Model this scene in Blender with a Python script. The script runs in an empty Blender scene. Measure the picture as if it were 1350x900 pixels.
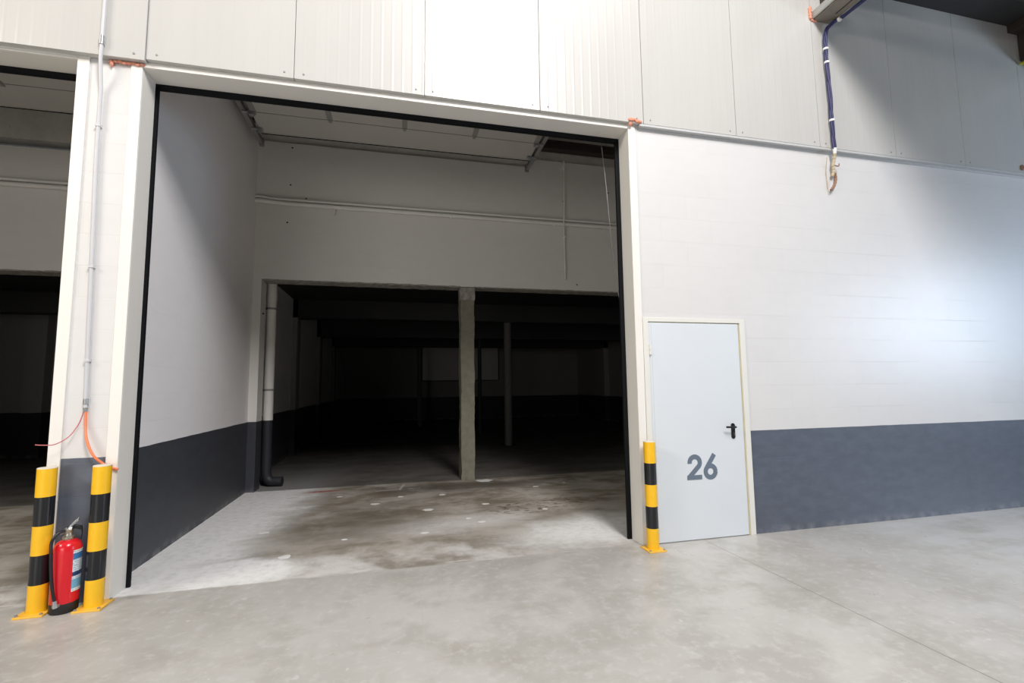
import bpy, bmesh, math, random
from mathutils import Vector, Matrix, noise as mnoise

random.seed(7)
SC = bpy.context.scene
COL = SC.collection
PI = math.pi

# ------------------------------------------------------------------ materials
class NT:
    """tiny shader-graph writer"""
    def __init__(s, name):
        s.m = bpy.data.materials.new(name); s.m.use_nodes = True
        s.t = s.m.node_tree; s.t.nodes.clear()
        s.out = s.t.nodes.new('ShaderNodeOutputMaterial')
        s.b = s.t.nodes.new('ShaderNodeBsdfPrincipled')
        s.t.links.new(s.b.outputs[0], s.out.inputs[0])
        tc = s.t.nodes.new('ShaderNodeTexCoord'); s.obj = tc.outputs['Object']
        sp = s.t.nodes.new('ShaderNodeSeparateXYZ'); s.t.links.new(s.obj, sp.inputs[0])
        s.x, s.y, s.z = sp.outputs
    def put(s, sock, v):
        if v is None: return
        if isinstance(v, bpy.types.NodeSocket): s.t.links.new(v, sock)
        elif isinstance(v, (tuple, list)):
            sock.default_value = tuple(v) + ((1,) if len(v) == 3 and len(sock.default_value) == 4 else ())
        else: sock.default_value = v
    def math(s, op, a, b=None, c=None, clamp=False):
        n = s.t.nodes.new('ShaderNodeMath'); n.operation = op; n.use_clamp = clamp
        s.put(n.inputs[0], a); s.put(n.inputs[1], b); s.put(n.inputs[2], c)
        return n.outputs[0]
    def vec(s, x=0., y=0., z=0.):
        n = s.t.nodes.new('ShaderNodeCombineXYZ')
        s.put(n.inputs[0], x); s.put(n.inputs[1], y); s.put(n.inputs[2], z)
        return n.outputs[0]
    def noise(s, scale, detail=4, rough=.55, vec=None, stretch=None):
        v = vec or s.obj
        if stretch:
            mp = s.t.nodes.new('ShaderNodeMapping'); s.t.links.new(v, mp.inputs[0])
            mp.inputs['Scale'].default_value = stretch; v = mp.outputs[0]
        n = s.t.nodes.new('ShaderNodeTexNoise'); s.t.links.new(v, n.inputs['Vector'])
        n.inputs['Scale'].default_value = scale; n.inputs['Detail'].default_value = detail
        n.inputs['Roughness'].default_value = rough
        return n.outputs[0]
    def mix(s, f, a, b, mode='MIX'):
        n = s.t.nodes.new('ShaderNodeMix'); n.data_type = 'RGBA'; n.blend_type = mode
        s.put(n.inputs[0], f); s.put(n.inputs[6], a); s.put(n.inputs[7], b)
        return n.outputs[2]
    def step(s, v, lo, hi, a=0., b=1.):
        n = s.t.nodes.new('ShaderNodeMapRange'); n.clamp = True; n.interpolation_type = 'SMOOTHSTEP'
        s.put(n.inputs[0], v); s.put(n.inputs[1], lo); s.put(n.inputs[2], hi)
        s.put(n.inputs[3], a); s.put(n.inputs[4], b)
        return n.outputs[0]
    def bump(s, h, dist=.002, strength=1., prev=None):
        n = s.t.nodes.new('ShaderNodeBump'); n.inputs['Strength'].default_value = strength
        n.inputs['Distance'].default_value = dist
        s.put(n.inputs['Height'], h)
        if prev is not None: s.put(n.inputs['Normal'], prev)
        return n.outputs[0]
    def fin(s, color=None, rough=None, metal=None, normal=None, spec=None):
        for k, v in (('Base Color', color), ('Roughness', rough), ('Metallic', metal), ('Normal', normal), ('Specular IOR Level', spec)):
            if v is not None: s.put(s.b.inputs[k], v)
        return s.m

def plain(name, color, rough=.5, metal=0., var=.06, scale=6., bump=0., spec=.5):
    n = NT(name)
    f = n.noise(scale, 5)
    dark = tuple(c*(1-var) for c in color); lite = tuple(min(1, c*(1+var)) for c in color)
    nm = n.bump(n.noise(scale*12, 3), bump) if bump else None
    return n.fin(n.mix(f, dark, lite), n.step(f, .2, .8, max(0, rough-.06), min(1, rough+.06)), metal, nm, spec)

BAND = 1.005
def block_paint(name, axis, white=(.71, .695, .68), dark=(.088, .102, .132), band=True, rough=.5):  # default dark lifted and blued to imitate glow reflected off the floor
    """painted cellular-concrete blocks, 0.24 courses, charcoal paint up to 1 m"""
    n = NT(name)
    u = n.x if axis == 'x' else n.y
    br = n.t.nodes.new('ShaderNodeTexBrick')
    n.t.links.new(n.vec(n.math('ADD', u, .02), n.math('ADD', n.z, -.0068), 0), br.inputs['Vector'])
    br.offset = .5
    for k, v in (('Scale', 1.), ('Mortar Size', .0028), ('Mortar Smooth', .3), ('Brick Width', .572), ('Row Height', .2413), ('Bias', -.45)):
        br.inputs[k].default_value = v
    br.inputs['Color1'].default_value = (1, 1, 1, 1); br.inputs['Color2'].default_value = (.93, .93, .935, 1)
    br.inputs['Mortar'].default_value = (.93, .92, .91, 1)
    fac = br.outputs['Fac']; tint = br.outputs['Color']
    big = n.noise(1.1, 3); fine = n.noise(60, 3); roll = n.noise(5, 5, .6, stretch=(1, 1, 2.2))
    # the joints are mostly filled by paint: show them only here and there
    show = n.step(n.noise(.9, 2), .38, .62)
    wc = n.mix(n.math('MULTIPLY', n.step(roll, .35, .75), .5), white, tuple(c*.955 for c in white))
    wc = n.mix(n.math('MULTIPLY_ADD', show, .35, .15), wc, tint, 'MULTIPLY')
    wc = n.mix(n.math('MULTIPLY', n.math('GREATER_THAN', fine, .74), .35), wc, (.35, .32, .28))
    if band:
        edge = n.math('ADD', BAND, n.math('MULTIPLY_ADD', n.noise(3, 2), .012, -.006))
        isd = n.math('LESS_THAN', n.z, edge)
        dc = n.mix(n.step(roll, .3, .75), dark, tuple(c*1.25 for c in dark))
        scuff = n.math('MULTIPLY', n.step(n.noise(4, 6, .7, stretch=(.5, .5, 14)), .66, .74), .35)
        dc = n.mix(scuff, dc, (.30, .31, .34))
        dust = n.math('MULTIPLY', n.step(n.z, .0, .10, 1, 0), n.step(n.noise(7, 4), .35, .7))
        dc = n.mix(n.math('MULTIPLY', dust, .45), dc, (.34, .34, .35))
        c = n.mix(isd, wc, dc)
    else: c = wc
    h = n.math('ADD', n.math('MULTIPLY', n.math('MULTIPLY', fac, show), -1.), n.math('MULTIPLY', fine, .25))
    nm = n.bump(h, .0016, .6)
    return n.fin(c, rough, 0, nm, .5)

M = {}
M['blockx'] = block_paint('painted_block_x', 'x', rough=.36, white=(.68, .67, .66))
M['blocky'] = block_paint('painted_block_y', 'y', white=(.84, .815, .815), dark=(.043, .046, .055))
M['blockback'] = block_paint('painted_block_back', 'x', white=(.76, .74, .70), dark=(.040, .043, .052))
M['blockhall'] = block_paint('painted_block_hall', 'y', white=(.30, .29, .275), dark=(.02, .02, .023))  # white paint darkened, the hall's lack of light put into the colour
M['blockhallx'] = block_paint('shaded_block_hall_x', 'x', white=(.30, .29, .275), dark=(.02, .02, .023))  # same white paint with the hall's shade in its colour

def panel_mat():
    n = NT('white_sandwich_panel')
    # micro-ribbed coated steel: fine vertical ribs every 36 mm
    ph = n.math('FRACT', n.math('MULTIPLY', n.math('ADD', n.x, 20*1.0795+1.945+.03), 12/1.0795))
    rib = n.math('ADD', n.step(ph, .0, .16), n.math('MULTIPLY', n.step(ph, .20, .36), -1.))
    wob = n.noise(.7, 2, stretch=(6, 1, .25))
    h = n.math('MULTIPLY_ADD', rib, 1., n.math('MULTIPLY', wob, .6))
    nm = n.bump(h, .0013, .55)
    c = n.mix(n.noise(.8, 3, stretch=(4, 1, .6)), (.50, .49, .465), (.56, .55, .525))
    return n.fin(c, .23, 0, nm, .45)
M['panel'] = panel_mat()
M['frame'] = plain('white_coated_steel', (.80, .775, .725), .38, 0, .03, 2)
M['flash'] = plain('grey_flashing', (.52, .52, .52), .5, 0, .04, 2)
M['seal'] = plain('black_rubber', (.004, .0045, .006), .7, spec=.15)
M['doorp'] = plain('pale_door_leaf', (.67, .71, .745), .35, 0, .02, 1.5)
M['doorf'] = plain('cream_door_frame', (.74, .73, .68), .4, 0, .03, 3)
M['gap'] = plain('yellowed_sealant', (.50, .46, .30), .7, 0, .15, 20)
M['digit'] = plain('slate_lettering', (.13, .165, .215), .6)
M['black'] = plain('black_plastic', (.010, .010, .012), .32)
M['steel'] = plain('zinc_steel', (.42, .43, .44), .38, .7, .1, 12)
M['galv'] = plain('galvanised_track', (.30, .30, .29), .5, .3, .15, 12)
M['conduit'] = plain('pale_grey_pvc', (.58, .58, .60), .45)
M['pipew'] = plain('painted_pipe_white', (.80, .78, .74), .5)
M['orange'] = plain('orange_cable_sheath', (.93, .24, .10), .45)
M['pinkwire'] = plain('thin_red_cable', (.55, .16, .17), .5)
M['blue'] = plain('dark_blue_sheath', (.022, .025, .10), .45, 0, .3, 20)
M['violet'] = plain('violet_blue_sheath', (.035, .030, .11), .45, 0, .3, 20)
M['tie'] = plain('white_cable_tie', (.8, .8, .78), .5)
M['beige'] = plain('beige_cable_core', (.50, .42, .27), .6, 0, .3, 30)
M['browncore'] = plain('brown_cable_core', (.28, .15, .09), .6, 0, .3, 30)
M['beamdark'] = plain('dark_brown_steel', (.045, .036, .028), .6, 0, .3, 5)
M['beamlight'] = plain('pale_primer_steel', (.22, .19, .15), .6, 0, .25, 6)
M['traygrey'] = plain('pale_tray_steel', (.40, .41, .39), .5, .2, .1, 12)
M['yellowstrip'] = plain('yellow_green_sheath', (.55, .55, .03), .5)
M['lowpipe'] = plain('charcoal_pipe_paint', (.022, .024, .030), .6)
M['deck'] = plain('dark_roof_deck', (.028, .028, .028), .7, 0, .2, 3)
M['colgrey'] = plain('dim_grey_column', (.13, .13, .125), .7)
M['stile'] = plain('grey_door_stile', (.30, .29, .275), .5)
M['underside'] = plain('grey_roof_underside', (.78, .77, .73), .7, 0, .12, 3)
M['doorunder'] = plain('overhead_door_panel', (.56, .54, .50), .5, 0, .08, 3)
M['dust'] = plain('dry_white_paint', (.72, .72, .70), .8, 0, .05, 30)
M['brass'] = plain('worn_valve_metal', (.45, .42, .36), .35, .8, .15, 40)
M['chrome'] = plain('chrome', (.7, .7, .72), .2, 1., .03)

def foam_mat():
    n = NT('orange_pu_foam')
    f = n.noise(50, 4)
    return n.fin(n.mix(f, (.62, .20, .12), (.86, .42, .30)), .85, 0, n.bump(f, .006))
M['foam'] = foam_mat()

def concrete(name, a, b, scale=9, bump=.004):
    n = NT(name)
    f = n.noise(scale, 8, .65); g = n.noise(scale*7, 4)
    c = n.mix(n.step(f, .3, .7), a, b)
    c = n.mix(n.math('MULTIPLY', n.step(g, .62, .70), .5), c, tuple(x*.45 for x in a))
    return n.fin(c, .85, 0, n.bump(n.math('ADD', f, n.math('MULTIPLY', g, .4)), bump))
M['rawcon'] = concrete('raw_concrete', (.19, .175, .13), (.24, .225, .175))
M['beamcon'] = concrete('ring_beam_concrete', (.58, .56, .52), (.68, .66, .61), 4, .002)
M['lip'] = concrete('broken_render_edge', (.22, .20, .17), (.42, .39, .35), 14, .006)

def stripe_mat():
    n = NT('yellow_black_bands')
    h = .192
    band = n.math('FLOOR', n.math('DIVIDE', n.z, h))
    odd = n.math('MODULO', band, 2.)
    w = n.noise(18, 5, .6)
    y = n.mix(w, (.86, .46, .010), (.94, .56, .018))
    y = n.mix(n.math('MULTIPLY', n.step(n.noise(9, 6, .7), .66, .72), .5), y, (.45, .26, .05))
    k = n.mix(n.step(n.noise(14, 6, .75), .68, .73), (.010, .011, .014), (.10, .09, .08))
    return n.fin(n.mix(odd, y, k), n.mix(odd, (.34,)*3, (.22,)*3), 0, None, .5)
M['stripe'] = stripe_mat()
M['yellow'] = plain('yellow_base_paint', (.88, .50, .06), .45, 0, .15, 25)
M['cap'] = plain('pale_cap', (.70, .66, .55), .5)
M['red'] = plain('red_enamel', (.66, .012, .022), .22, 0, .06, 6)
M['extbase'] = plain('black_base_boot', (.012, .012, .012), .5, 0, .4, 30, .001)

def label_mat():
    n = NT('extinguisher_label')
    # white sheet, blue blocks and small dark rows of print
    zz = n.z
    base = (.72, .80, .84)
    b1 = n.math('MULTIPLY', n.math('GREATER_THAN', zz, .345), n.math('LESS_THAN', zz, .385))
    b2 = n.math('MULTIPLY', n.math('GREATER_THAN', zz, .155), n.math('LESS_THAN', zz, .215))
    b3 = n.math('MULTIPLY', n.math('GREATER_THAN', zz, .235), n.math('LESS_THAN', zz, .262))
    row = n.math('GREATER_THAN', n.math('FRACT', n.math('MULTIPLY', zz, 75.)), .5)
    gl = n.math('GREATER_THAN', n.noise(120, 1), .48)
    c = n.mix(n.math('MULTIPLY', n.math('MULTIPLY', row, gl), .6), base, (.12, .22, .34))
    c = n.mix(b1, c, (.05, .20, .45)); c = n.mix(b2, c, (.16, .42, .62)); c = n.mix(b3, c, (.03, .06, .16))
    return n.fin(c, .35)
M['label'] = label_mat()

def floor_mat():
    n = NT('polished_and_stained_concrete')
    big = n.noise(.55, 4, .55); mid = n.noise(1.9, 7, .62); fine = n.noise(14, 6, .65); grit = n.noise(90, 2)
    swirl = n.noise(1.3, 6, .6, stretch=(1, 2.3, 1))
    # -- hall: power-floated grey slab
    hall = n.mix(n.step(big, .3, .7), (.43, .415, .385), (.54, .525, .495))
    hall = n.mix(n.math('MULTIPLY', n.step(mid, .44, .62), .55), hall, (.36, .345, .31))
    hall = n.mix(n.math('MULTIPLY', n.step(swirl, .52, .68), .35), hall, (.34, .315, .27))
    hall = n.mix(n.math('MULTIPLY', n.step(fine, .48, .68), .45), hall, (.60, .59, .565))
    hall = n.mix(n.math('MULTIPLY', n.math('GREATER_THAN', n.noise(11, 2, .4), .735), .6), hall, (.62, .61, .59))
    # lighter streaky lane at the far right by the painted wall
    lane = n.math('MULTIPLY', n.step(n.x, 3.5, 5.5), n.step(n.noise(1.2, 5, .6, stretch=(.5, 2.5, 1)), .42, .62))
    hall = n.mix(n.math('MULTIPLY', lane, .5), hall, (.62, .63, .635))
    # -- unit: rough slab, brown-grey, trodden white dust
    unit = n.mix(n.step(swirl, .40, .60), (.20, .172, .13), (.36, .33, .285))
    unit = n.mix(n.math('MULTIPLY', n.step(mid, .45, .7), .65), unit, (.50, .475, .435))
    unit = n.mix(n.math('MULTIPLY', n.step(fine, .60, .72), .5), unit, (.07, .06, .045))
    def ell(cx, cy, rx, ry, rot=0., soft=.55, amp=.9):
        dx = n.math('SUBTRACT', n.x, cx); dy = n.math('SUBTRACT', n.y, cy)
        c, s_ = math.cos(rot), math.sin(rot)
        u = n.math('DIVIDE', n.math('ADD', n.math('MULTIPLY', dx, c), n.math('MULTIPLY', dy, s_)), rx)
        v = n.math('DIVIDE', n.math('SUBTRACT', n.math('MULTIPLY', dy, c), n.math('MULTIPLY', dx, s_)), ry)
        r = n.math('SQRT', n.math('ADD', n.math('MULTIPLY', u, u), n.math('MULTIPLY', v, v)))
        r = n.math('ADD', r, n.math('MULTIPLY', n.math('SUBTRACT', mid, .5), amp))
        return n.step(r, soft, 1.05, 1., 0.)
    # white dust: strip along the left wall, strip behind the threshold, right corner
    wob = n.math('MULTIPLY', n.math('SUBTRACT', swirl, .5), 1.1)
    dl = n.step(n.math('ADD', n.math('ADD', n.x, wob), n.math('MULTIPLY', n.y, -.10)), -1.75, -1.10, 1., 0.)
    dl = n.math('MULTIPLY', dl, n.math('GREATER_THAN', n.x, -2.2))
    dl = n.math('MAXIMUM', dl, ell(-1.3, .28, .72, .42, 0))
    dt = n.math('MULTIPLY', n.step(n.math('ADD', n.y, n.math('MULTIPLY', wob, .9)), .25, .85, 1., 0.), n.step(mid, .38, .6, .08, .5))
    dr = ell(2.1, .6, 1.5, .75, .15, .2)
    dm = n.math('MULTIPLY', ell(.6, 1.2, 1.6, .5, .1, .1, 1.6), .5)
    dust = n.math('MAXIMUM', n.math('MAXIMUM', dl, n.math('MAXIMUM', dt, dm)), dr)
    dust = n.math('MULTIPLY', dust, n.step(n.y, 3.4, 6.5, 1., 0.))
    dust = n.math('MULTIPLY', dust, n.step(fine, .25, .6, .7, 1.))
    unit = n.mix(dust, unit, (.78, .78, .775))
    # dark oily patches and tyre-like flecks
    dk = n.math('MULTIPLY', ell(1.0, 3.1, 1.9, .42, -.02, .3, .9), .75)
    unit = n.mix(dk, unit, (.075, .064, .048))
    dk2 = n.math('MULTIPLY', ell(-.35, 1.6, 1.0, .95, .3, .25, 1.2), .6)
    unit = n.mix(dk2, unit, (.135, .118, .088))
    fl = n.math('MULTIPLY', ell(1.75, 1.7, .9, .38, .2, .5, .6), n.step(n.noise(9, 5, .65, stretch=(1, 1.8, 1)), .52, .60))
    unit = n.mix(n.math('MULTIPLY', fl, .75), unit, (.085, .060, .040))
    rd = n.math('MULTIPLY', ell(-1.03, 3.32, .34, .075, .05, .4, .5), n.step(fine, .30, .55))
    unit = n.mix(n.math('MULTIPLY', rd, .85), unit, (.34, .035, .035))
    rear = n.math('MULTIPLY', n.step(n.y, 3.55, 3.62), .75)  # floor past the rear wall darkened to carry the hall's shade
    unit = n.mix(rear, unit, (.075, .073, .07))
    # threshold: a nearly straight construction joint at the wall line
    ty = n.math('ADD', n.y, n.math('MULTIPLY_ADD', fine, .03, -.015))
    isu = n.step(ty, .015, .05)
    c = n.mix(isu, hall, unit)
    jl = n.math('MULTIPLY', n.math('LESS_THAN', n.math('ABSOLUTE', n.math('SUBTRACT', ty, .075)), .012), n.step(n.noise(3, 3), .48, .6))
    c = n.mix(n.math('MULTIPLY', jl, .5), c, (.62, .61, .59))
    # fine sawn joints
    def joint(x0, y0, x1, y1, w, col, k):
        L = math.hypot(x1-x0, y1-y0); ux, uy = (x1-x0)/L, (y1-y0)/L
        dx = n.math('SUBTRACT', n.x, x0); dy = n.math('SUBTRACT', n.y, y0)
        d = n.math('ABSOLUTE', n.math('SUBTRACT', n.math('MULTIPLY', dx, uy), n.math('MULTIPLY', dy, ux)))
        t = n.math('ADD', n.math('MULTIPLY', dx, ux), n.math('MULTIPLY', dy, uy))
        m = n.math('MULTIPLY', n.math('LESS_THAN', d, w), n.math('MULTIPLY', n.math('GREATER_THAN', t, 0.), n.math('LESS_THAN', t, L)))
        return n.math('MULTIPLY', m, k), col
    for a in ((2.855, -.02, 2.955, -4.2, .0035, (.13, .125, .115), .75), (.178, -.35, .150, -4.2, .006, (.50, .49, .47), .5),
              (-2.08, -.3, -2.30, -1.2, .005, (.52, .51, .5), .4)):
        k, col = joint(*a); c = n.mix(k, c, col)
    # pale line of old mortar just in front of the rear openings
    k, col = joint(-1.45, 3.02, .35, 3.16, .012, (.50, .49, .46), 1.)
    c = n.mix(n.math('MULTIPLY', k, n.step(n.noise(6, 3), .42, .55)), c, col)
    k, col = joint(.05, 3.1, .12, 3.5, .018, (.50, .49, .46), .7); c = n.mix(k, c, col)
    r = n.mix(isu, n.step(mid, .3, .7, .27, .42), (.72,)*3)
    h = n.math('ADD', n.math('MULTIPLY', fine, .5), n.math('MULTIPLY', grit, .15))
    nm = n.bump(h, .0016, .5)
    return n.fin(c, r, 0, nm, n.mix(isu, (.5,)*3, (.25,)*3))
M['floor'] = floor_mat()

# ------------------------------------------------------------------ mesh helpers
def bx(bm, x0, x1, y0, y1, z0, z1):
    vs = [bm.verts.new(p) for p in ((x0,y0,z0),(x1,y0,z0),(x1,y1,z0),(x0,y1,z0),(x0,y0,z1),(x1,y0,z1),(x1,y1,z1),(x0,y1,z1))]
    for f in ((0,3,2,1),(4,5,6,7),(0,1,5,4),(1,2,6,5),(2,3,7,6),(3,0,4,7)): bm.faces.new([vs[i] for i in f])
    return vs
def tube(bm, pts, r, seg=12, cap=True, smooth=True):
    """sweep a circle along points; r a number or list"""
    pts = [Vector(p) for p in pts]; n = len(pts)
    rs = r if isinstance(r, (list, tuple)) else [r]*n
    t0 = (pts[1]-pts[0]).normalized()
    up = Vector((0,0,1)) if abs(t0.z) < .9 else Vector((1,0,0))
    u = t0.cross(up).normalized(); rings = []
    for i, p in enumerate(pts):
        t = (pts[min(i+1,n-1)]-pts[max(i-1,0)]).normalized()
        u = (u - t*u.dot(t)).normalized(); v = t.cross(u)
        rings.append([bm.verts.new(p+(u*math.cos(a)+v*math.sin(a))*rs[i]) for a in [2*PI*k/seg for k in range(seg)]])
    for a, b in zip(rings, rings[1:]):
        for k in range(seg):
            f = bm.faces.new((a[k], a[(k+1)%seg], b[(k+1)%seg], b[k])); f.smooth = smooth
    if cap:
        bm.faces.new(rings[0][::-1]); bm.faces.new(rings[-1])
def lathe(bm, prof, cx=0, cy=0, seg=40):
    rings = []
    for r, z in prof:
        rings.append([bm.verts.new((cx+max(r,1e-4)*math.cos(2*PI*k/seg), cy+max(r,1e-4)*math.sin(2*PI*k/seg), z)) for k in range(seg)])
    for a, b in zip(rings, rings[1:]):
        for k in range(seg):
            f = bm.faces.new((a[k], a[(k+1)%seg], b[(k+1)%seg], b[k])); f.smooth = True
    bm.faces.new(rings[0][::-1]); bm.faces.new(rings[-1])
def spline(ctrl, n=10):
    c = [Vector(p) for p in ctrl]; c = [c[0]*2-c[1]] + c + [c[-1]*2-c[-2]]; out = []
    for i in range(1, len(c)-2):
        for k in range(n):
            t = k/n
            out.append(.5*((2*c[i])+(c[i+1]-c[i-1])*t+(2*c[i-1]-5*c[i]+4*c[i+1]-c[i+2])*t*t+(-c[i-1]+3*c[i]-3*c[i+1]+c[i+2])*t**3))
    out.append(c[-2]); return out
def blob(bm, c, r, sub=2, squash=(1,1,1), amp=.35, seed=0):
    res = bmesh.ops.create_icosphere(bm, subdivisions=sub, radius=1)
    for v in res['verts']:
        d = v.co.normalized(); k = 1+amp*mnoise.noise(d*2.3+Vector((seed*7.1, seed*3.3, 0)))*2
        v.co = Vector((c[0]+d.x*r*squash[0]*k, c[1]+d.y*r*squash[1]*k, c[2]+d.z*r*squash[2]*k))
    for f in bm.faces: f.smooth = True
def obj(name, bm, m, parent=None, bevel=0., sharp=True):
    bmesh.ops.recalc_face_normals(bm, faces=bm.faces[:])
    me = bpy.data.meshes.new(name); bm.to_mesh(me); bm.free()
    me.materials.append(m)
    o = bpy.data.objects.new(name, me); COL.objects.link(o)
    if sharp:
        try: me.set_sharp_from_angle(angle=math.radians(40))
        except Exception: pass
    if bevel:
        b = o.modifiers.new('bevel', 'BEVEL'); b.width = bevel; b.segments = 2; b.limit_method = 'ANGLE'
    if parent: o.parent = parent
    return o
def boxes(name, lst, m, parent=None, bevel=0.):
    bm = bmesh.new()
    for b in lst: bx(bm, *b)
    return obj(name, bm, m, parent, bevel)
def each(name, lst, m, parent):
    for b in lst: boxes(name, [b], m, parent)
def tag(o, label, cat=None, group=None, kind=None):
    if label: o['label'] = label
    if cat: o['category'] = cat
    if group: o['group'] = group
    if kind: o['kind'] = kind
    return o
def thing(name, label, cat, loc=(0,0,0), rz=0, group=None, kind=None):
    o = bpy.data.objects.new(name, None); COL.objects.link(o); o.empty_display_size = .1
    o.location = loc; o.rotation_euler = (0,0,rz)
    return tag(o, label, cat, group, kind)
def dup(root, loc, label):
    r = root.copy(); COL.objects.link(r); r.location = loc; r['label'] = label
    for ch in list(root.children):
        c = ch.copy(); COL.objects.link(c); c.parent = r
        for g in list(ch.children):
            d = g.copy(); COL.objects.link(d); d.parent = c
    return r

# ------------------------------------------------------------------ dimensions (metres)
XL, XR = -1.98, 2.22          # clear opening of the big gate
HT = 4.03                     # its head
XN = -2.413                   # right edge of the neighbouring gate
XW = -2.106                   # left wall of the unit
YB = 3.55; YB2 = 3.83         # rear wall of the unit
HL = 3.12                     # head of the rear openings
TOPW = 6.06

# ------------------------------------------------------------------ floor
bm = bmesh.new(); bx(bm, -14, 13, -7, 19.5, -.2, 0)
fl = obj('floor', bm, M['floor'])
tag(fl, 'grey concrete floor, glossy in front, stained and dusty inside the unit', 'floor', kind='structure')
spots = [(-.948,.586,.045),(-1.326,1.416,.045),(-.488,.95,.022),(-.263,2.349,.045),(.291,.952,.03),(1.102,1.944,.04),
         (.06,2.66,.035),(.62,2.62,.04),(.38,1.86,.05),(1.35,3.42,.10),(2.0,2.75,.035),(.80,1.35,.025),(.92,1.18,.035),(1.75,1.5,.03),
         (.45,-2.1,.02),(.62,-1.98,.014),(.30,-1.9,.012),(2.5,2.9,.025),(-.75,2.9,.03),(2.02,-2.35,.045)]
for i, (x, y, r) in enumerate(spots):
    r *= 1.25
    bm = bmesh.new(); k = 18; ring = []
    for j in range(k):
        a = 2*PI*j/k; rr = r*(1+.45*mnoise.noise(Vector((math.cos(a)*1.4+i*5, math.sin(a)*1.4, i))))
        ring.append((x+rr*math.cos(a), y+rr*.8*math.sin(a)))
    lo = [bm.verts.new((px, py, .0002)) for px, py in ring]
    hi = [bm.verts.new((x+(px-x)*.85, y+(py-y)*.85, .0022)) for px, py in ring]
    bm.faces.new(hi)
    for j in range(k): bm.faces.new((lo[j], lo[(j+1)%k], hi[(j+1)%k], hi[j]))
    obj('paint_splash', bm, M['dust'], fl)

# ------------------------------------------------------------------ front wall (blocks)
DX0, DX1, DZ = 2.335, 3.42, 2.10
wf = boxes('wall_front', [(-2.345,-2.05,0,.2,0,4.12),
     (2.285,DX0,0,.2,0,DZ), (DX1,12,0,.2,0,DZ), (2.285,12,0,.2,DZ,4.12),
     (-12,-6.70,0,.2,0,4.12), (-12,12,.0,.2,4.12,6.2)], M['blockx'])
tag(wf, 'white painted block wall with a charcoal band along its foot', 'wall', kind='structure')

# ------------------------------------------------------------------ cladding above
clad = thing('wall_cladding', 'upper wall of ribbed off-white metal sheets above the gates', 'wall', kind='structure')
PW = 1.0795; x0 = -1.945 - 9*PW
for i in range(22):
    a = x0+i*PW; b = a+PW
    if b < -7.5 or a > 12: continue
    zb = 4.058 if b < -1.9 else 4.076
    yf = -.062 if b < -1.9 else -.052
    bm = bmesh.new(); g = .0022
    bx(bm, a+g, b-g, yf, -.004, zb, 6.2)
    p = obj('cladding_panel', bm, M['panel'], clad, .0015)
    for sx in (a+.075, b-.075):
        bm = bmesh.new()
        lathe(bm, [(.008,0),(.008,.004),(.005,.006)], 0, 0, 10)
        for v in bm.verts:
            if not v.tag:
                x, y, z = v.co; v.co = (sx+x, yf-z, zb+.045+y); v.tag = True
        obj('screw', bm, M['galv'], p)
# metal flashing under the cladding over the painted wall
bm = bmesh.new(); bx(bm, 2.33, 12, -.050, -.001, 4.052, 4.074); bx(bm, 2.33, 12, -.010, -.001, 4.030, 4.052)
tag(obj('trim_flashing', bm, M['flash']), 'thin grey metal flashing between ribbed sheets and painted blocks', 'flashing', kind='structure')

# ------------------------------------------------------------------ steel gate surrounds
def surround(name, xl, xr, label):
    t = thing(name, label, 'gate surround', kind='structure')
    fw = .078; yf = -.012
    for s, x in ((-1, xl), (1, xr)):
        a, b = (x-fw, x) if s < 0 else (x, x+fw)
        ins = (x-.012, x) if s < 0 else (x, x+.012)
        bm = bmesh.new(); bx(bm, a, b, yf, 0, 0, HT+.045); bx(bm, ins[0], ins[1], 0, .2, 0, HT)
        obj('jamb', bm, M['frame'], t, .002)
    bm = bmesh.new(); bx(bm, xl-.0, xr+.0, yf, 0, HT, HT+.045); bx(bm, xl-.01, xr+.01, 0, .2, HT, HT+.012)
    obj('header', bm, M['frame'], t, .002)
    sw = .036
    bm = bmesh.new()
    bx(bm, xl, xl+.024, .2, .225, 0, HT-sw); bx(bm, xr-.042, xr, .2, .225, 0, HT-sw); bx(bm, xl, xr, .2, .225, HT-sw-.012, HT)
    obj('rubber_seal', bm, M['seal'], t)
    return t
surround('trim_1', XL, XR, 'white steel surround of the large open gate, lined with black rubber seal')
surround('trim_2', XN-4.2, XN, 'white steel surround of the neighbouring open gate cut by the left edge')

# ------------------------------------------------------------------ unit shell
tag(boxes('wall_left', [(XN+.07, XW, .2, YB2, 0, 6.2), (-2.6, -2.30, YB2, 17.6, 0, 3.7)], M['blocky']),
    'white side wall of the unit with charcoal lower band', 'wall', kind='structure')
wb = boxes('wall_back', [(XW-.2,-1.99,YB,YB2,0,HL), (-12,-8.6,YB,YB2,0,HL),
     (XW,2.2,YB,YB2,HL,5.29), (2.2,9,YB,YB2,HL,5.44), (-12,XN+.07,YB,YB2,HL,4.857)], M['blockback'])
tag(wb, 'rear wall above two dark openings inside the large gate', 'wall', kind='structure')
bm = bmesh.new()
for a, b in ((-1.99, 1.0), (1.23, 5.0), (-8.6, XN+.07)):
    n = int((b-a)/.05); 
    for i in range(n):
        u0 = a+(b-a)*i/n; u1 = a+(b-a)*(i+1)/n
        d = .012+.014*abs(mnoise.noise(Vector((u0*4, 0, 0))))*2
        bx(bm, u0, u1, YB-.004-.004*abs(mnoise.noise(Vector((u0*9,5,0)))), YB2, HL-d*.5, HL+d*.5)
obj('lintel_edge', bm, M['lip'], wb)
tag(boxes('wall_ring_beam', [(-12,9,YB+.06,YB2,5.0,5.63),(-12,9,YB+.08,YB2,5.63,6.3)], M['beamcon']),
    'plain concrete beam above the rear wall of the unit', 'wall', kind='structure')
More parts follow.
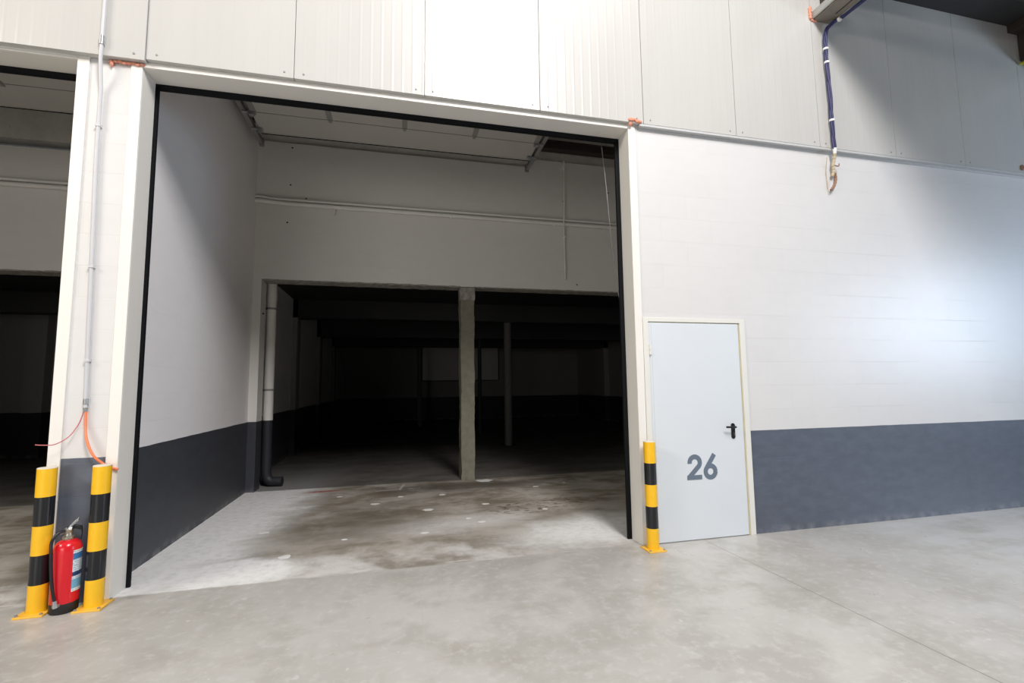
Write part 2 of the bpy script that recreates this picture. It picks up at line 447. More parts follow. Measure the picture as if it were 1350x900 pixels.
tag(boxes('wall_right', [(4.3, 4.5, .2, YB, 0, 6.2)], M['blocky']), 'right side wall of the unit hidden beyond the gate edge', 'wall', kind='structure')
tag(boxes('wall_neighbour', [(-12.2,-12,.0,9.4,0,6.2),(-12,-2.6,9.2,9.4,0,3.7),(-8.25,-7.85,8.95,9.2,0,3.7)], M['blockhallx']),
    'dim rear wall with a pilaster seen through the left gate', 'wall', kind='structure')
for x, z in ((-1.63,4.62),(-1.66,4.02),(-1.40,4.42),(-1.95,2.6),(3.05,3.23),(3.7,4.95),(-1.62,5.22)):
    bm = bmesh.new(); tube(bm, [(x,YB-.0015,z),(x,YB+.0005,z)], .013, 10); obj('drill_hole', bm, M['seal'], wb)
# ceilings
bm = bmesh.new()
bx(bm, -12.2, 9, .0, YB2+.2, 6.12, 6.3)
for i in range(60):
    x = -8+i*.22
    bx(bm, x, x+.09, .2, YB+.1, 6.075, 6.12)
tag(obj('ceiling', bm, M['underside']), 'ribbed grey roof underside above the unit', 'ceiling', kind='structure')
bm = bmesh.new(); bx(bm, -12.2, 9, YB2, 17.8, 3.5, 3.7)
for y in (7.35, 10.65, 14.0):
    bx(bm, -12.2 if y < 9 else -2.4, 8.7, y, y+.38, 3.08 if y < 8 else 2.98, 3.5)
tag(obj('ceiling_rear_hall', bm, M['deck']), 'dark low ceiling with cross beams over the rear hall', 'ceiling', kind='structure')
# rear hall
bm = bmesh.new()
bx(bm, -2.6, 1.07, 17.5, 17.7, 0, 3.7); bx(bm, 4.63, 8.8, 17.5, 17.7, 0, 3.7); bx(bm, 1.07, 4.63, 17.5, 17.7, 0, 1.72); bx(bm, 1.07, 4.63, 17.5, 17.7, 3.32, 3.7)
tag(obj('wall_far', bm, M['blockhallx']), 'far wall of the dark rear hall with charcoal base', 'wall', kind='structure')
bm = bmesh.new()
bx(bm, 8.5, 8.7, YB2, 17.7, 0, 3.7)
for y in (7.35, 10.65, 14.0): bx(bm, 8.3, 8.5, y, y+.38, 0, 3.5)
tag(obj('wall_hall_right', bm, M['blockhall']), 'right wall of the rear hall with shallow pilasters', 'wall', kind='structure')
for y in (7.35, 10.65, 14.0):
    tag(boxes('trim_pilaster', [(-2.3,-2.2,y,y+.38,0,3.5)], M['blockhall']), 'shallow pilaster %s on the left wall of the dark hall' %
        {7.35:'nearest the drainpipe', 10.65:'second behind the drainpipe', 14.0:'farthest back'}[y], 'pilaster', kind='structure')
# glowing sheet added in the far wall, standing in for a lit wall beyond
w = thing('glow_patch_1', 'dim glowing sheet standing in for a lit wall beyond the dark hall', 'lit patch', kind='structure')
gl = NT('dim_glow_sheet'); gl.fin((.5,.48,.44), .6)
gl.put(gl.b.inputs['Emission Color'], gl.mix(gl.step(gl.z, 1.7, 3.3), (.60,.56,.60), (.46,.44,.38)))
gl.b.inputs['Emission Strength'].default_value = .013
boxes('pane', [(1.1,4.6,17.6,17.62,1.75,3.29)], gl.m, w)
boxes('patch_frame', [(1.07,4.63,17.56,17.66,1.72,1.76),(1.07,4.63,17.56,17.66,3.28,3.32),(1.07,1.11,17.56,17.66,1.76,3.28),(4.59,4.63,17.56,17.66,1.76,3.28),(2.83,2.87,17.56,17.66,1.76,3.28)], M['beamdark'], w)

# ------------------------------------------------------------------ concrete column between the rear openings
col = thing('concrete_column', 'rough bare concrete column between the two dark rear openings', 'column', (1.118, YB+.13, 0))
def rough_col(z0, z1, hw, hd, amp, seed):
    bm = bmesh.new(); nz = 46; ring = []
    pr = []
    for (ax, ay, bx_, by) in ((-1,-1,1,-1),(1,-1,1,1),(1,1,-1,1),(-1,1,-1,-1)):
        for k in range(6):
            t = k/6; pr.append((ax+(bx_-ax)*t, ay+(by-ay)*t))
    for i in range(nz+1):
        z = z0+(z1-z0)*i/nz; rr = []
        for px, py in pr:
            d = amp*mnoise.noise(Vector((px*1.2+seed, py*1.2, z*3.1)))+amp*.6*mnoise.noise(Vector((px*3+seed, py*3, z*11)))
            rr.append(bm.verts.new((px*(hw+d), py*(hd+d), z)))
        ring.append(rr)
    n = len(pr)
    for a, b in zip(ring, ring[1:]):
        for k in range(n): bm.faces.new((a[k], a[(k+1)%n], b[(k+1)%n], b[k]))
    bm.faces.new(ring[0][::-1]); bm.faces.new(ring[-1]); return bm
obj('shaft', rough_col(0, 2.92, .108, .13, .014, 1), M['rawcon'], col)
hd = obj('capital', rough_col(2.9, HL-.012, .121, .14, .008, 4), M['lip'], col); hd['label'] = 'pale painted head of the column'
# slim steel columns in the dark hall
def slim(x, y, r, label, top):
    t = thing('steel_column', label, 'column', (x, y, 0), group='columns in the dark hall')
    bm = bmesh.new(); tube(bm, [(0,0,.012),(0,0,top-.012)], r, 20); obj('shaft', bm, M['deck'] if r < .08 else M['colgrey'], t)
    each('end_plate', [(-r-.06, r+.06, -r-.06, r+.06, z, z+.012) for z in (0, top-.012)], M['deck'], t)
slim(2.72, 7.54, .095, 'round column behind the right rear opening, nearest of the hall columns', 3.08)
slim(2.56, 10.84, .06, 'slimmer round column left of the nearest hall column', 2.98)
slim(.83, 14.19, .085, 'farthest round column seen through the left rear opening', 2.98)

# ------------------------------------------------------------------ drainpipe
dp = thing('drainpipe', 'white drainpipe with dark lower half beside the left rear opening', 'pipe', (-1.935, 3.95, 0))
bm = bmesh.new(); tube(bm, [(0,0,1.0),(0,0,3.49)], .072, 24); tube(bm, [(0,0,2.86),(0,0,2.98)], .078, 24); obj('upper_pipe', bm, M['pipew'], dp)
bm = bmesh.new(); tube(bm, [(0,0,1.0),(0,0,.25)]+spline([(0,0,.22),(.02,0,.13),(.08,-.01,.075),(.16,-.02,.072),(.24,-.03,.072)],4), .071, 24)
lp = obj('lower_pipe', bm, M['lowpipe'], dp); lp['label'] = 'dark painted elbow'
for z in (2.72, 1.45):
    bm = bmesh.new(); tube(bm, [(0,0,z),(0,0,z+.03)], .077, 24); bx(bm, -.17, -.06, -.01, .01, z+.005, z+.025); obj('pipe_clamp', bm, M['galv'], dp)

# ------------------------------------------------------------------ service pipes on the rear wall
def hpipes(xa, xb, g):
    t = thing('conduit', 'thin upper pipe of the pair across the rear wall ' + g, 'pipe')
    y = YB-.035
    bm = bmesh.new(); tube(bm, spline([(xa,y,4.385),(xa+.12,y,4.385),(xa+.19,y,4.372),(xa+.26,y-.01,4.365)],5)+[(xb,y-.01,4.36)], .022, 12); obj('tube', bm, M['pipew'], t)
    each('clip', [(x, x+.03, y-.004, YB-.001, 4.345, 4.375) for x in [xa+.45+i*.9 for i in range(int((xb-xa-.5)/.9)+1)]], M['pipew'], t)
    t = thing('service_pipe', 'thicker lower pipe of the pair across the rear wall ' + g, 'pipe')
    bm = bmesh.new(); tube(bm, spline([(xa,y-.01,4.322),(xa+.15,y-.01,4.320),(xa+.4,y-.015,4.30)],5)+[(xb,y-.015,4.285)], .032, 14); obj('tube', bm, M['pipew'], t)
    bm = bmesh.new(); xs = xa+1.13; bx(bm, xs-.015, xs+.015, y-.02, YB-.001, 4.255, 4.30)
    tube(bm, [(xs,y-.015,4.27),(xs,y-.015,4.17)], .020, 10)
    obj('bracket', bm, M['pipew'], t)
    each('bracket', [(x, x+.03, y-.02, YB-.001, 4.258, 4.285) for x in [xs+.9+i*.9 for i in range(int((xb-xs-1)/.9)+1)]], M['pipew'], t)
hpipes(XW, 4.3, 'inside the large gate')
hpipes(-6.5, XN+.07, 'inside the left gate')
t = thing('vertical_conduit', 'slim vertical conduit rising over the right rear opening', 'pipe')
bm = bmesh.new(); tube(bm, [(2.80,YB-.097,3.29),(2.80,YB-.097,4.2),(2.83,YB-.097,5.42)], .014, 10); obj('tube', bm, M['pipew'], t)
each('clip', [(2.79, 2.84, YB-.10, YB-.001, z, z+.02) for z in (3.5, 4.05, 4.7, 5.3)], M['pipew'], t)

# ------------------------------------------------------------------ raised overhead sectional doors
def overhead(name, dx, label):
    t = thing(name, label, 'overhead door', (dx,0,0), kind='structure')
    z = 5.1; ys = [.50, 1.02, 1.54, 2.0, 2.405, 2.93]
    for i in range(5):
        bm = bmesh.new(); bx(bm, -1.90, 2.03, ys[i]+.009, ys[i+1]-.009, z, z+.042)
        if i == 4: bx(bm, -1.90, 2.03, 2.905, 2.93, z-.012, z+.05)
        p = obj('door_section', bm, M['doorunder'], t, .003)
        if i < 4:
            for k, x in enumerate((-1.86, -.915, .07, 1.06, 1.99)):
                b2 = bmesh.new(); bx(b2, x-.035, x+.035, ys[i]+.03, ys[i+1]-.01, z-.010, z); bx(b2, x-.022, x+.022, ys[i+1]-.03, ys[i+1]+.03, z-.020, z-.006)
                obj('stile', b2, M['stile'], p)
        boxes('joint_seal', [(-1.90, 2.03, ys[i+1]-.010, ys[i+1]+.010, z+(.008 if i < 4 else -.016), z+.03)], M['seal'], p)
    for s, x in ((-1, -1.985), (1, 2.095)):
        bm = bmesh.new()
        # C-shaped rail
        bx(bm, x-.028, x+.028, .4, 3.28, z+.05, z+.056); bx(bm, x-.028, x+.028, .4, 3.28, z-.006, z)
        xo = x+s*.028; bx(bm, min(xo, xo+s*.004), max(xo, xo+s*.004), .4, 3.28, z-.006, z+.056)
        xv = x+s*.16 if s > 0 else x-.04
        bx(bm, x-.03, x+.03, 3.26, 3.30, z-.03, z+.09)
        obj('track', bm, M['galv'], t)
        boxes('vertical_track', [(xv-.02, xv+.02, .25, .29, 0, 4.9)], M['galv'], t)
        for y in (2.38, 2.80):
            bm = bmesh.new(); bx(bm, x-s*.10-.03, x-s*.10+.035, y-.02, y+.05, z-.05, z+.045); tube(bm, [(x-s*.07,y,z-.02),(x+s*.01,y,z-.02)], .018, 12)
            obj('roller_bracket', bm, M['steel'], t)
        each('hanger', [(x+s*.03, x+s*.06, y, y+.04, z+.05, 6.075) for y in (3.0, 1.4)], M['galv'], t)
    return t
overhead('door_2', 0, 'raised sectional door lying flat under the roof inside the large gate')
overhead('door_3', XN-2.22, 'raised sectional door lying flat under the roof inside the left gate')
# dark purlin beyond the door
t = thing('roof_purlin', 'dark steel roof beam above the rear wall, right of the door track', 'beam')
bm = bmesh.new(); bx(bm, 2.0, 4.3, 3.46, 3.60, 5.63, 5.645); bx(bm, 2.0, 4.3, 3.525, 3.535, 5.645, 5.775); bx(bm, 2.0, 4.3, 3.46, 3.60, 5.775, 5.79)
obj('section', bm, M['beamdark'], t)
each('stiffener', [(2.3, 2.32, 3.47, 3.60, 5.645, 5.775), (4.0, 4.02, 3.47, 3.60, 5.645, 5.775)], M['beamdark'], t)
# hanging cord
bm = bmesh.new(); tube(bm, spline([(2.06,.4,4.9),(2.115,.4,4.127),(2.160,.4,3.606),(2.198,.4,3.065),(2.245,.4,2.575),(2.285,.4,2.172),(2.29,.4,1.2)],8), .0042, 8)
tag(obj('hanging_cord', bm, M['galv']), 'thin cord hanging just inside the right side of the large gate', 'cord')

# ------------------------------------------------------------------ personnel door 26
d1 = thing('door_1', 'pale grey metal door numbered 26 in the white wall', 'door', kind='structure')
LX0, LX1, LZ = 2.362, 3.366, 2.080
bm = bmesh.new()
bx(bm, 2.302, LX0-.004, -.014, .06, 0, 2.128); bx(bm, LX1+.022, 3.446, -.014, .06, 0, 2.128); bx(bm, LX0-.004, LX1+.022, -.014, .06, LZ+.008, 2.128)
obj('door_frame', bm, M['doorf'], d1, .002)
bm = bmesh.new(); bx(bm, LX1+.004, LX1+.022, .0, .05, 0, LZ+.008); bx(bm, LX0-.004, LX1+.022, .002, .05, LZ+.001, LZ+.008)
g = obj('door_stop', bm, M['gap'], d1); g['label'] = 'yellowed strip along the leaf edge'
bm = bmesh.new(); bx(bm, LX0, LX1+.004, -.006, .045, .006, LZ)
leaf = obj('door_leaf', bm, M['doorp'], d1, .0025)
bm = bmesh.new(); bx(bm, LX0+.028, LX0+.0305, -.0068, -.005, .02, LZ-.02)
obj('fold_line', bm, M['flash'], leaf)
for z in (1.765, .22):
    bm = bmesh.new(); tube(bm, [(LX0+.004,-.018,z),(LX0+.004,-.018,z+.045)], .009, 12); tube(bm, [(LX0+.004,-.018,z+.05),(LX0+.004,-.018,z+.095)], .009, 12)
    bx(bm, LX0+.0, LX0+.03, -.012, -.004, z, z+.09); obj('hinge', bm, M['doorf'], d1)
hx = 3.247
bm = bmesh.new()
pts = [(hx+.021*math.cos(a), .956+.021*math.sin(a)) for a in [PI+PI*k/10 for k in range(11)]] + [(hx+.021*math.cos(a), 1.066+.021*math.sin(a)) for a in [PI*k/10 for k in range(11)]]
f0 = [bm.verts.new((x, -.014, z)) for x, z in pts]; f1 = [bm.verts.new((x, -.005, z)) for x, z in pts]
bm.faces.new(f0[::-1]); bm.faces.new(f1)
for k in range(len(pts)): bm.faces.new((f0[k], f0[(k+1)%len(pts)], f1[(k+1)%len(pts)], f1[k]))
hp = obj('handle_plate', bm, M['black'], d1, .001); hp['label'] = 'black rounded handle plate'
bm = bmesh.new(); tube(bm, spline([(hx,-.012,1.052),(hx,-.05,1.052),(hx-.012,-.062,1.052),(hx-.05,-.064,1.053),(hx-.112,-.062,1.056)],6), .0095, 12)
obj('lever', bm, M['black'], hp)
bm = bmesh.new(); bx(bm, hx+.004, hx+.012, -.0155, -.013, .965, .998); obj('lock_cylinder', bm, M['chrome'], hp)

def stroke(bm, pts, w, y0, y1):
    pts = [Vector((p[0], 0, p[1])) for p in pts]; L = []; R = []
    for i, p in enumerate(pts):
        a = (pts[i]-pts[i-1]).normalized() if i else (pts[1]-pts[0]).normalized()
        b = (pts[i+1]-pts[i]).normalized() if i < len(pts)-1 else a
        na, nb = Vector((-a.z,0,a.x)), Vector((-b.z,0,b.x)); m = (na+nb).normalized(); k = 1/max(.35, m.dot(na))
        L.append(p+m*w/2*k); R.append(p-m*w/2*k)
    def V(p, y): return bm.verts.new((p.x, y, p.z))
    rows = [(V(l,y0), V(r,y0), V(l,y1), V(r,y1)) for l, r in zip(L, R)]
    for a, b in zip(rows, rows[1:]):
        bm.faces.new((a[0],a[1],b[1],b[0])); bm.faces.new((a[2],b[2],b[3],a[3])); bm.faces.new((a[0],b[0],b[2],a[2])); bm.faces.new((a[1],a[3],b[3],b[1]))
    bm.faces.new((rows[0][0],rows[0][2],rows[0][3],rows[0][1])); bm.faces.new((rows[-1][0],rows[-1][1],rows[-1][3],rows[-1][2]))
W = .045
bm = bmesh.new()
c = (2.800, .724); r = .0555
p2 = [(c[0]+r*math.cos(a), c[1]+r*math.sin(a)) for a in [math.radians(188-k*(188+38)/18) for k in range(19)]]
stroke(bm, p2+[(2.735, .588)], W, -.0085, -.0055)
bx(bm, 2.712, 2.874, -.0088, -.0056, .563, .563+W*.95)
obj('numeral', bm, M['digit'], leaf)
bm = bmesh.new(); c = (2.970, .632); r = .0545
stroke(bm, [(c[0]+r*math.cos(a), c[1]+r*math.sin(a)) for a in [2*PI*k/28 for k in range(29)]], W, -.0085, -.0055)
stroke(bm, [(c[0]-r*math.cos(math.radians(28)), c[1]+r*math.sin(math.radians(28))), (3.018, .795)], W, -.0088, -.0056)
obj('numeral', bm, M['digit'], leaf)

# ------------------------------------------------------------------ bollards
b0 = thing('bollard', 'yellow and black striped bollard left of the fire extinguisher', 'bollard', (-2.352,-.103,0), group='striped bollards guarding the gates')
bm = bmesh.new(); bx(bm, -.083, .083, -.090, .090, 0, .012); obj('base_plate', bm, M['yellow'], b0, .002)
for sx in (-1, 1):
    for sy in (-1, 1):
        bm = bmesh.new(); tube(bm, [(sx*.068, sy*.073, .012), (sx*.068, sy*.073, .022)], .009, 6, smooth=False); obj('anchor_bolt', bm, M['steel'], b0)
bm = bmesh.new(); tube(bm, [(0,0,.010),(0,0,.956)], .054, 48); obj('post', bm, M['stripe'], b0)
bm = bmesh.new(); lathe(bm, [(.054,.956),(.0535,.961),(.049,.963),(.0,.9635)], 0, 0, 48); obj('cap', bm, M['cap'], b0)
dup(b0, (-2.026,-.103,0), 'yellow and black striped bollard right of the fire extinguisher')
dup(b0, (2.260,-.118,0), 'yellow and black striped bollard beside the numbered door')

# ------------------------------------------------------------------ fire extinguisher
fe = thing('fire_extinguisher', 'red fire extinguisher standing on the floor between two striped bollards', 'fire extinguisher', (-2.191,-.118,0), math.radians(0))
R = .0765
bm = bmesh.new(); lathe(bm, [(R*.97,.055),(R,.075)]+[(R,.09+k*.03) for k in range(11)]+[(R*.985,.415),(R*.93,.437),(R*.80,.455),(R*.58,.467),(R*.36,.472),(.026,.476)], 0, 0, 48)
obj('cylinder_body', bm, M['red'], fe)
bm = bmesh.new(); lathe(bm, [(R*.93,.0),(R*.99,.008),(R*1.01,.06),(R*.98,.068)], 0, 0, 48); obj('base_boot', bm, M['extbase'], fe)
bm = bmesh.new(); lathe(bm, [(.030,.470),(.033,.478),(.033,.492),(.024,.497),(.020,.515),(.024,.520),(.024,.545),(.015,.552)], 0, 0, 24); vv = obj('valve', bm, M['brass'], fe)
# squeeze handle and carry handle, pointing back to the right
def lever(bm, pts, w, h):
    prev = None
    pts = [Vector(p) for p in pts]; d = (pts[-1]-pts[0]); side = Vector((-d.y, d.x, 0)).normalized()*w/2
    for p in pts:
        q = [bm.verts.new(p+side), bm.verts.new(p-side), bm.verts.new(p-side-Vector((0,0,h))), bm.verts.new(p+side-Vector((0,0,h)))]
        if prev:
            for k in range(4): bm.faces.new((prev[k], prev[(k+1)%4], q[(k+1)%4], q[k]))
        else: bm.faces.new(q)
        prev = q
    bm.faces.new(prev[::-1])
bm = bmesh.new(); lever(bm, [(-.040,-.012,.528),(-.01,0,.548),(.02,.01,.585),(.045,.018,.612)], .034, .022); obj('squeeze_lever', bm, M['steel'], fe, .002)
bm = bmesh.new(); lever(bm, [(-.01,0,.556),(.028,.012,.562),(.062,.022,.550),(.066,.024,.515),(.060,.024,.480)], .034, .022); obj('carry_handle', bm, M['black'], fe, .002)
bm = bmesh.new(); tube(bm, [(.022,-.012,.548),(.022,-.030,.550)], .011, 16); lathe_c = None; obj('pressure_gauge', bm, M['chrome'], fe)
bm = bmesh.new(); hose = spline([(-.014,-.018,.532),(-.038,-.048,.524),(-.052,-.076,.478),(-.044,-.088,.40),(-.034,-.091,.28),(-.020,-.092,.17),(-.002,-.091,.085)],10)
tube(bm, hose, .0095, 12); hs = obj('hose', bm, M['black'], fe)
bm = bmesh.new(); tube(bm, [(-.004,-.091,.10),(.003,-.092,.055)], [.012,.014], 12); obj('nozzle', bm, M['steel'], hs)
bm = bmesh.new(); bx(bm, -.014, .018, -.098, -.072, .058, .074); obj('nozzle_clip', bm, M['galv'], fe)
bm = bmesh.new()
a0, a1 = math.radians(-38), math.radians(24); seg = 16; z0, z1 = .135, .405; rows = []
for k in range(seg+1):
    a = a0+(a1-a0)*k/seg
    rows.append([bm.verts.new((rr*math.cos(a), rr*math.sin(a), z)) for rr, z in ((R+.0004,z0),(R+.0012,z0),(R+.0012,z1),(R+.0004,z1))])
for a, b in zip(rows, rows[1:]):
    for k in range(4): f = bm.faces.new((a[k], b[k], b[(k+1)%4], a[(k+1)%4]))
bm.faces.new(rows[0]); bm.faces.new(rows[-1][::-1])
lb = obj('label_sheet', bm, M['label'], fe); lb['label'] = 'white and blue instruction label'

# ------------------------------------------------------------------ pillar conduit and loose cables
t = thing('pillar_conduit', 'thin pale conduit running down the white pillar between the gates', 'conduit')
bm = bmesh.new(); tube(bm, [(-2.226,-.080,6.2),(-2.226,-.080,4.14)], .0125, 14); obj('upper_tube', bm, M['conduit'], t)
bm = bmesh.new(); tube(bm, [(-2.226,-.080,4.17),(-2.230,-.074,4.02),(-2.240,-.022,3.80),(-2.243,-.018,3.3),(-2.200,-.018,1.36)], .0125, 14); obj('lower_tube', bm, M['conduit'], t)
bm = bmesh.new(); tube(bm, [(-2.226,-.080,4.13),(-2.226,-.080,4.20)], .017, 14); obj('coupling', bm, M['steel'], t); bm = bmesh.new(); tube(bm, [(-2.2005,-.018,1.43),(-2.199,-.018,1.39)], .016, 14); obj('coupling', bm, M['steel'], t)
bm = bmesh.new(); tube(bm, [(-2.1995,-.018,1.365),(-2.198,-.019,1.335)], [.015,.011], 14); obj('cable_gland', bm, M['galv'], t)
each('clip', [(x-.017, x+.017, -.034, .0, z, z+.018) for z, x in ((3.5,-2.2432),(2.4,-2.223),(1.7,-2.2075))], M['conduit'], t)
bm = bmesh.new(); tube(bm, spline([(-2.195,-.018,1.335),(-2.190,-.022,1.24),(-2.165,-.045,1.14),(-2.115,-.055,1.03),(-2.065,-.032,.965),(-2.02,-.028,.935),(-1.968,-.026,.915)],8), .0085, 12)
tag(obj('orange_cable', bm, M['orange']), 'orange cable curving out of the pillar conduit toward the right bollard', 'cable')
bm = bmesh.new(); tube(bm, spline([(-2.209,-.018,1.337),(-2.228,-.03,1.25),(-2.265,-.06,1.165),(-2.32,-.10,1.118),(-2.38,-.11,1.115),(-2.435,-.10,1.118)],8), .0035, 8)
tag(obj('red_wire', bm, M['pinkwire']), 'thin red wire hanging left from the pillar conduit', 'cable')

# ------------------------------------------------------------------ expanding foam
def foam(pts, label):
    bm = bmesh.new()
    for i, (c, r, sq) in enumerate(pts): blob(bm, c, r, 2, sq, .3, i+len(label))
    tag(obj('foam_filler', bm, M['foam'], sharp=False), label, 'foam', 'orange foam fillings')
foam([((-2.19+i*.03, -.018, 4.040+.004*(i%3)), .014, (1.5,.8,.9)) for i in range(8)] + [((-2.185,-.016,4.02),.016,(.8,.8,1.6))], 'orange foam squeezed under the cladding on top of the left pillar')
foam([((2.22+i*.028, -.058, 4.098+.006*((i*7)%3)-.004*i), .016+.004*(i%2), (1.3,.6,.9)) for i in range(5)] + [((2.235,-.04,4.07),.02,(1,.7,1.2))], 'orange foam dab at the upper right corner of the large gate')
foam([((4.52, -.06, 5.60+.035*i), .024, (.8,.6,1.2)) for i in range(4)] + [((4.545+.02*i,-.06,5.572-.004*i),.016,(1.2,.6,.7)) for i in range(3)], 'orange foam beside the near roof beam where it meets the cladding')
foam([((8.0+.04*i, -.06, 5.41-.005*i), .022, (1.2,.6,.8)) for i in range(6)], 'orange foam below the roof beam at the right edge')

# ------------------------------------------------------------------ roof beams
def ibeam(x0, x1, zb, label, strip):
    t = thing('roof_beam', label, 'beam', group='roof beams meeting the cladding')
    xm = (x0+x1)/2; L = -7
    bm = bmesh.new(); bx(bm, x0, x1, L, -.058, zb, zb+.02); obj('bottom_flange', bm, M['beamlight'], t, .002)
    bm = bmesh.new(); bx(bm, xm-.008, xm+.008, L, -.058, zb+.02, zb+.46); bx(bm, x0, x1, L, -.058, zb+.46, zb+.48)
    obj('web', bm, M['beamdark'], t)
    if strip == 'tray':
        bm = bmesh.new(); bx(bm, x0-.022, x0-.018, L, -.062, zb+.012, zb+.10); bx(bm, x0-.022, x0+.03, L, -.062, zb+.02, zb+.024)
        tr = obj('perforated_rail', bm, M['traygrey'], t)
    bm = bmesh.new(); bx(bm, xm+.03, xm+.045, -2.5, -.2, zb-.003, zb+.001); obj('weld_seam', bm, M['beamdark'], t)
    return t
ibeam(4.565, 4.80, 5.57, 'nearer roof beam with a pale perforated rail, beside the blue cables', 'tray')
rb = ibeam(8.02, 8.30, 5.46, 'farther roof beam cut by the right edge of the photo', '')
bm = bmesh.new(); tube(bm, [(7.93,-5,5.55),(7.82,-.07,5.55)], .022, 12)
tag(obj('yellow_cable', bm, M['yellowstrip']), 'yellow-green cable running along the right-hand roof beam', 'cable')
bm = bmesh.new(); bx(bm, 7.83, 8.02, -.40, -.058, 5.60, 6.05); bx(bm, 7.66, 8.02, -.42, -.058, 5.96, 6.05)
tag(obj('bracing_box', bm, M['beamdark']), 'dark brown steel haunch above the yellow-green cable', 'beam')
bm = bmesh.new(); blob(bm, (7.64,-.06,4.14), .028, 3, (.8,.5,1.2), .3, 3)
tag(obj('cable_stub', bm, M['browncore']), 'small brown plug low on the cladding at the right edge', 'plug')
# dark eaves member over the right-hand cladding and roof above it
bm = bmesh.new(); bx(bm, 4.8, 12, -.39, -.0, 6.06, 6.12)
tag(obj('ceiling_eaves', bm, M['deck']), 'dark ceiling strip over the right part of the cladding', 'ceiling', kind='structure')
tag(boxes('ceiling_hall', [(4.8, 12, -8.0, -.56, 6.06, 6.14)], M['deck']), 'dark roof deck above the hall at the right', 'ceiling', kind='structure')

# ------------------------------------------------------------------ blue cable bundle
t = thing('cable_bundle', 'bundle of dark blue cables running off the roof beam and down the cladding', 'cable')
def strand(off, m, ph):
    base = [(4.838,-3.2,5.57),(4.838,-1.2,5.57),(4.832,-.30,5.56),(4.775,-.13,5.54),(4.70,-.095,5.46),(4.672,-.09,5.34),(4.668,-.088,5.05),(4.682,-.085,4.70),(4.680,-.084,4.35),(4.692,-.08,4.05)]
    pts = spline(base, 8); q = []
    for i, p in enumerate(pts):
        a = i*.28+ph; q.append(p+Vector((math.cos(a)*off, math.sin(a)*off*.7, math.sin(a)*off*.6 if i < 32 else 0)))
    bm = bmesh.new(); tube(bm, q, .0125, 10); obj('cable', bm, m, t)
strand(.012, M['blue'], 0); strand(.012, M['violet'], 2.1); strand(.012, M['blue'], 4.2)
for (x, y, z, ax) in ((4.668,-.088,5.22,'z'),(4.669,-.088,5.06,'z'),(4.681,-.084,4.38,'z'),(4.80,-.17,5.545,'y'),(4.836,-.55,5.565,'y')):
    bm = bmesh.new(); d = (0,0,.011) if ax == 'z' else (0,.014,0)
    tube(bm, [(x-d[0],y-d[1],z-d[2]),(x+d[0],y+d[1],z+d[2])], .028 if ax == 'z' else .025, 16); obj('cable_tie', bm, M['tie'], t)
bm = bmesh.new(); tube(bm, [(4.692,-.08,4.06),(4.694,-.078,4.0)], [.024,.016], 12); obj('end_sleeve', bm, M['tie'], t)
bm = bmesh.new()
tube(bm, spline([(4.694,-.078,4.01),(4.70,-.06,3.95),(4.685,-.05,3.88),(4.70,-.04,3.82),(4.69,-.03,3.76)],6), [.012+.007*abs(math.sin(i*.9)) for i in range(25)], 10)
obj('stripped_end', bm, M['beige'], t)
bm = bmesh.new(); tube(bm, spline([(4.715,-.04,3.80),(4.735,-.03,3.74),(4.705,-.035,3.66),(4.66,-.03,3.60)],6), [.010+.006*abs(math.sin(i*1.1)) for i in range(19)], 10)
tube(bm, spline([(4.70,-.05,3.88),(4.75,-.06,3.87),(4.765,-.06,3.90)],5), .006, 8)
obj('core_wire', bm, M['browncore'], t)
bm = bmesh.new(); tube(bm, spline([(4.66,-.01,3.99),(4.63,-.012,3.8),(4.64,-.012,3.62),(4.65,-.012,3.55)],6), .003, 8)
obj('pull_string', bm, M['beige'], t)

# ------------------------------------------------------------------ camera
f_px, yaw, pitch, roll = 624.093, 13.66618, 5.29916, -.72197
D, H = 4.121507, 1.48761
y_, p_, r_ = map(math.radians, (yaw, pitch, roll))
F = Vector((math.sin(y_)*math.cos(p_), math.cos(y_)*math.cos(p_), math.sin(p_)))
Rv = Vector((math.cos(y_), -math.sin(y_), 0)); Uv = Rv.cross(F)
R2 = Rv*math.cos(r_)+Uv*math.sin(r_); U2 = Uv*math.cos(r_)-Rv*math.sin(r_)
cam = bpy.data.cameras.new('camera'); co = bpy.data.objects.new('camera', cam); COL.objects.link(co)
cam.sensor_width = 36; cam.lens = f_px*36/1350; cam.clip_start = .05; cam.clip_end = 200
co.matrix_world = Matrix(((R2.x,U2.x,-F.x,0),(R2.y,U2.y,-F.y,-D),(R2.z,U2.z,-F.z,H),(0,0,0,1)))
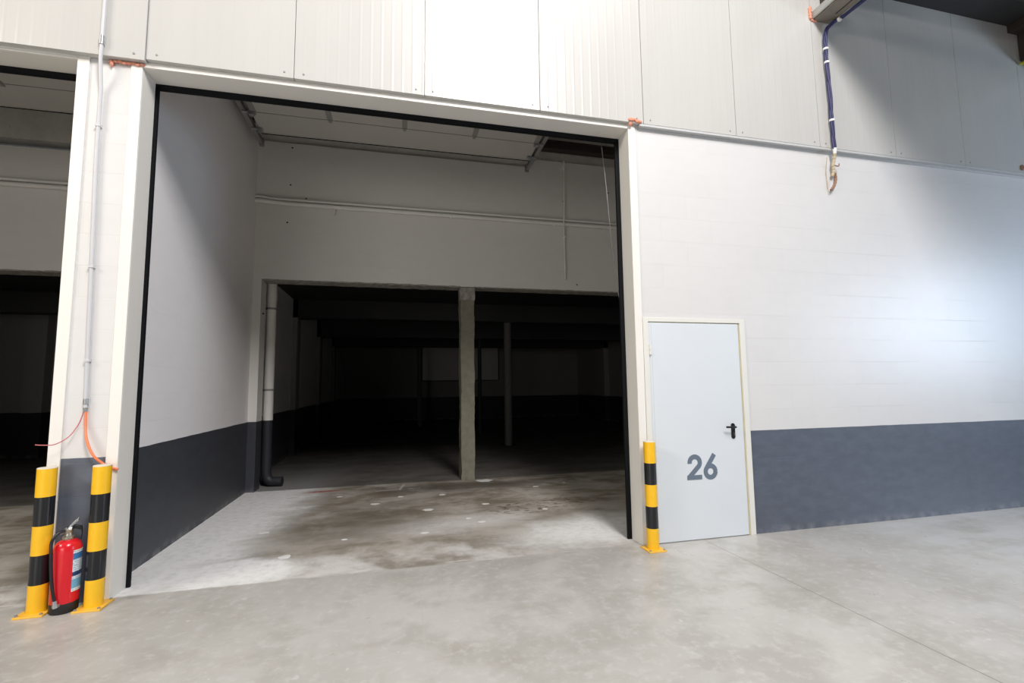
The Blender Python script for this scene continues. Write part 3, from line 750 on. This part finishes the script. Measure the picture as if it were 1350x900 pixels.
SC.camera = co

# ------------------------------------------------------------------ light
wd = bpy.data.worlds.new('hall_daylight'); SC.world = wd; wd.use_nodes = True
WORLD, ROOF, CLER, SIDE, GATE, LEFT = .40, 150, 1560, 290, 500, 820
wt = wd.node_tree; bg = wt.nodes['Background']
tc = wt.nodes.new('ShaderNodeTexCoord'); sp = wt.nodes.new('ShaderNodeSeparateXYZ'); wt.links.new(tc.outputs['Generated'], sp.inputs[0])
rp = wt.nodes.new('ShaderNodeValToRGB'); wt.links.new(sp.outputs[2], rp.inputs[0])
for i, (p, c) in enumerate(((0., (.12,.122,.125)), (.30, (.17,.173,.178)), (.62, (.42,.43,.44)), (.85, (1.3,1.33,1.36)))):
    e = rp.color_ramp.elements[i] if i < 2 else rp.color_ramp.elements.new(p)
    e.position = p; e.color = c+(1,)
wt.links.new(rp.outputs[0], bg.inputs[0]); bg.inputs[1].default_value = WORLD
def area(name, loc, target, sx, sy, power, color):
    l = bpy.data.lights.new(name, 'AREA'); l.shape = 'RECTANGLE'; l.size = sx; l.size_y = sy; l.energy = power; l.color = color
    o = bpy.data.objects.new(name, l); COL.objects.link(o); o.location = loc
    o.rotation_euler = (Vector(target)-Vector(loc)).to_track_quat('-Z', 'Y').to_euler()
    return o
area('rooflight', (2.2,-4.9,9.9), (1.5,0,4), 5, 1.0, ROOF, (1, .975, .93))
area('left_rooflight', (-8.2,-4.3,6.5), (2.2,0,2.0), 3.0, 1.6, LEFT, (1, .94, .85))
area('clerestory', (2.1,-6.6,8.7), (-1,0,1.6), 2.0, 3.0, CLER, (1, .965, .955))
area('side_gateway', (-4.6,-9.0,1.9), (.5,0,2.2), 4.2, 2.6, SIDE, (1, .975, .94))
area('hall_gateway', (12.3,-4.6,2.8), (6,0,2.0), 2.6, 2.4, GATE, (.62, .78, 1))

SC.view_settings.view_transform = 'Standard'; SC.view_settings.look = 'None'
SC.view_settings.exposure = -.80; SC.view_settings.gamma = 1.; SC.view_settings.use_curve_mapping = False
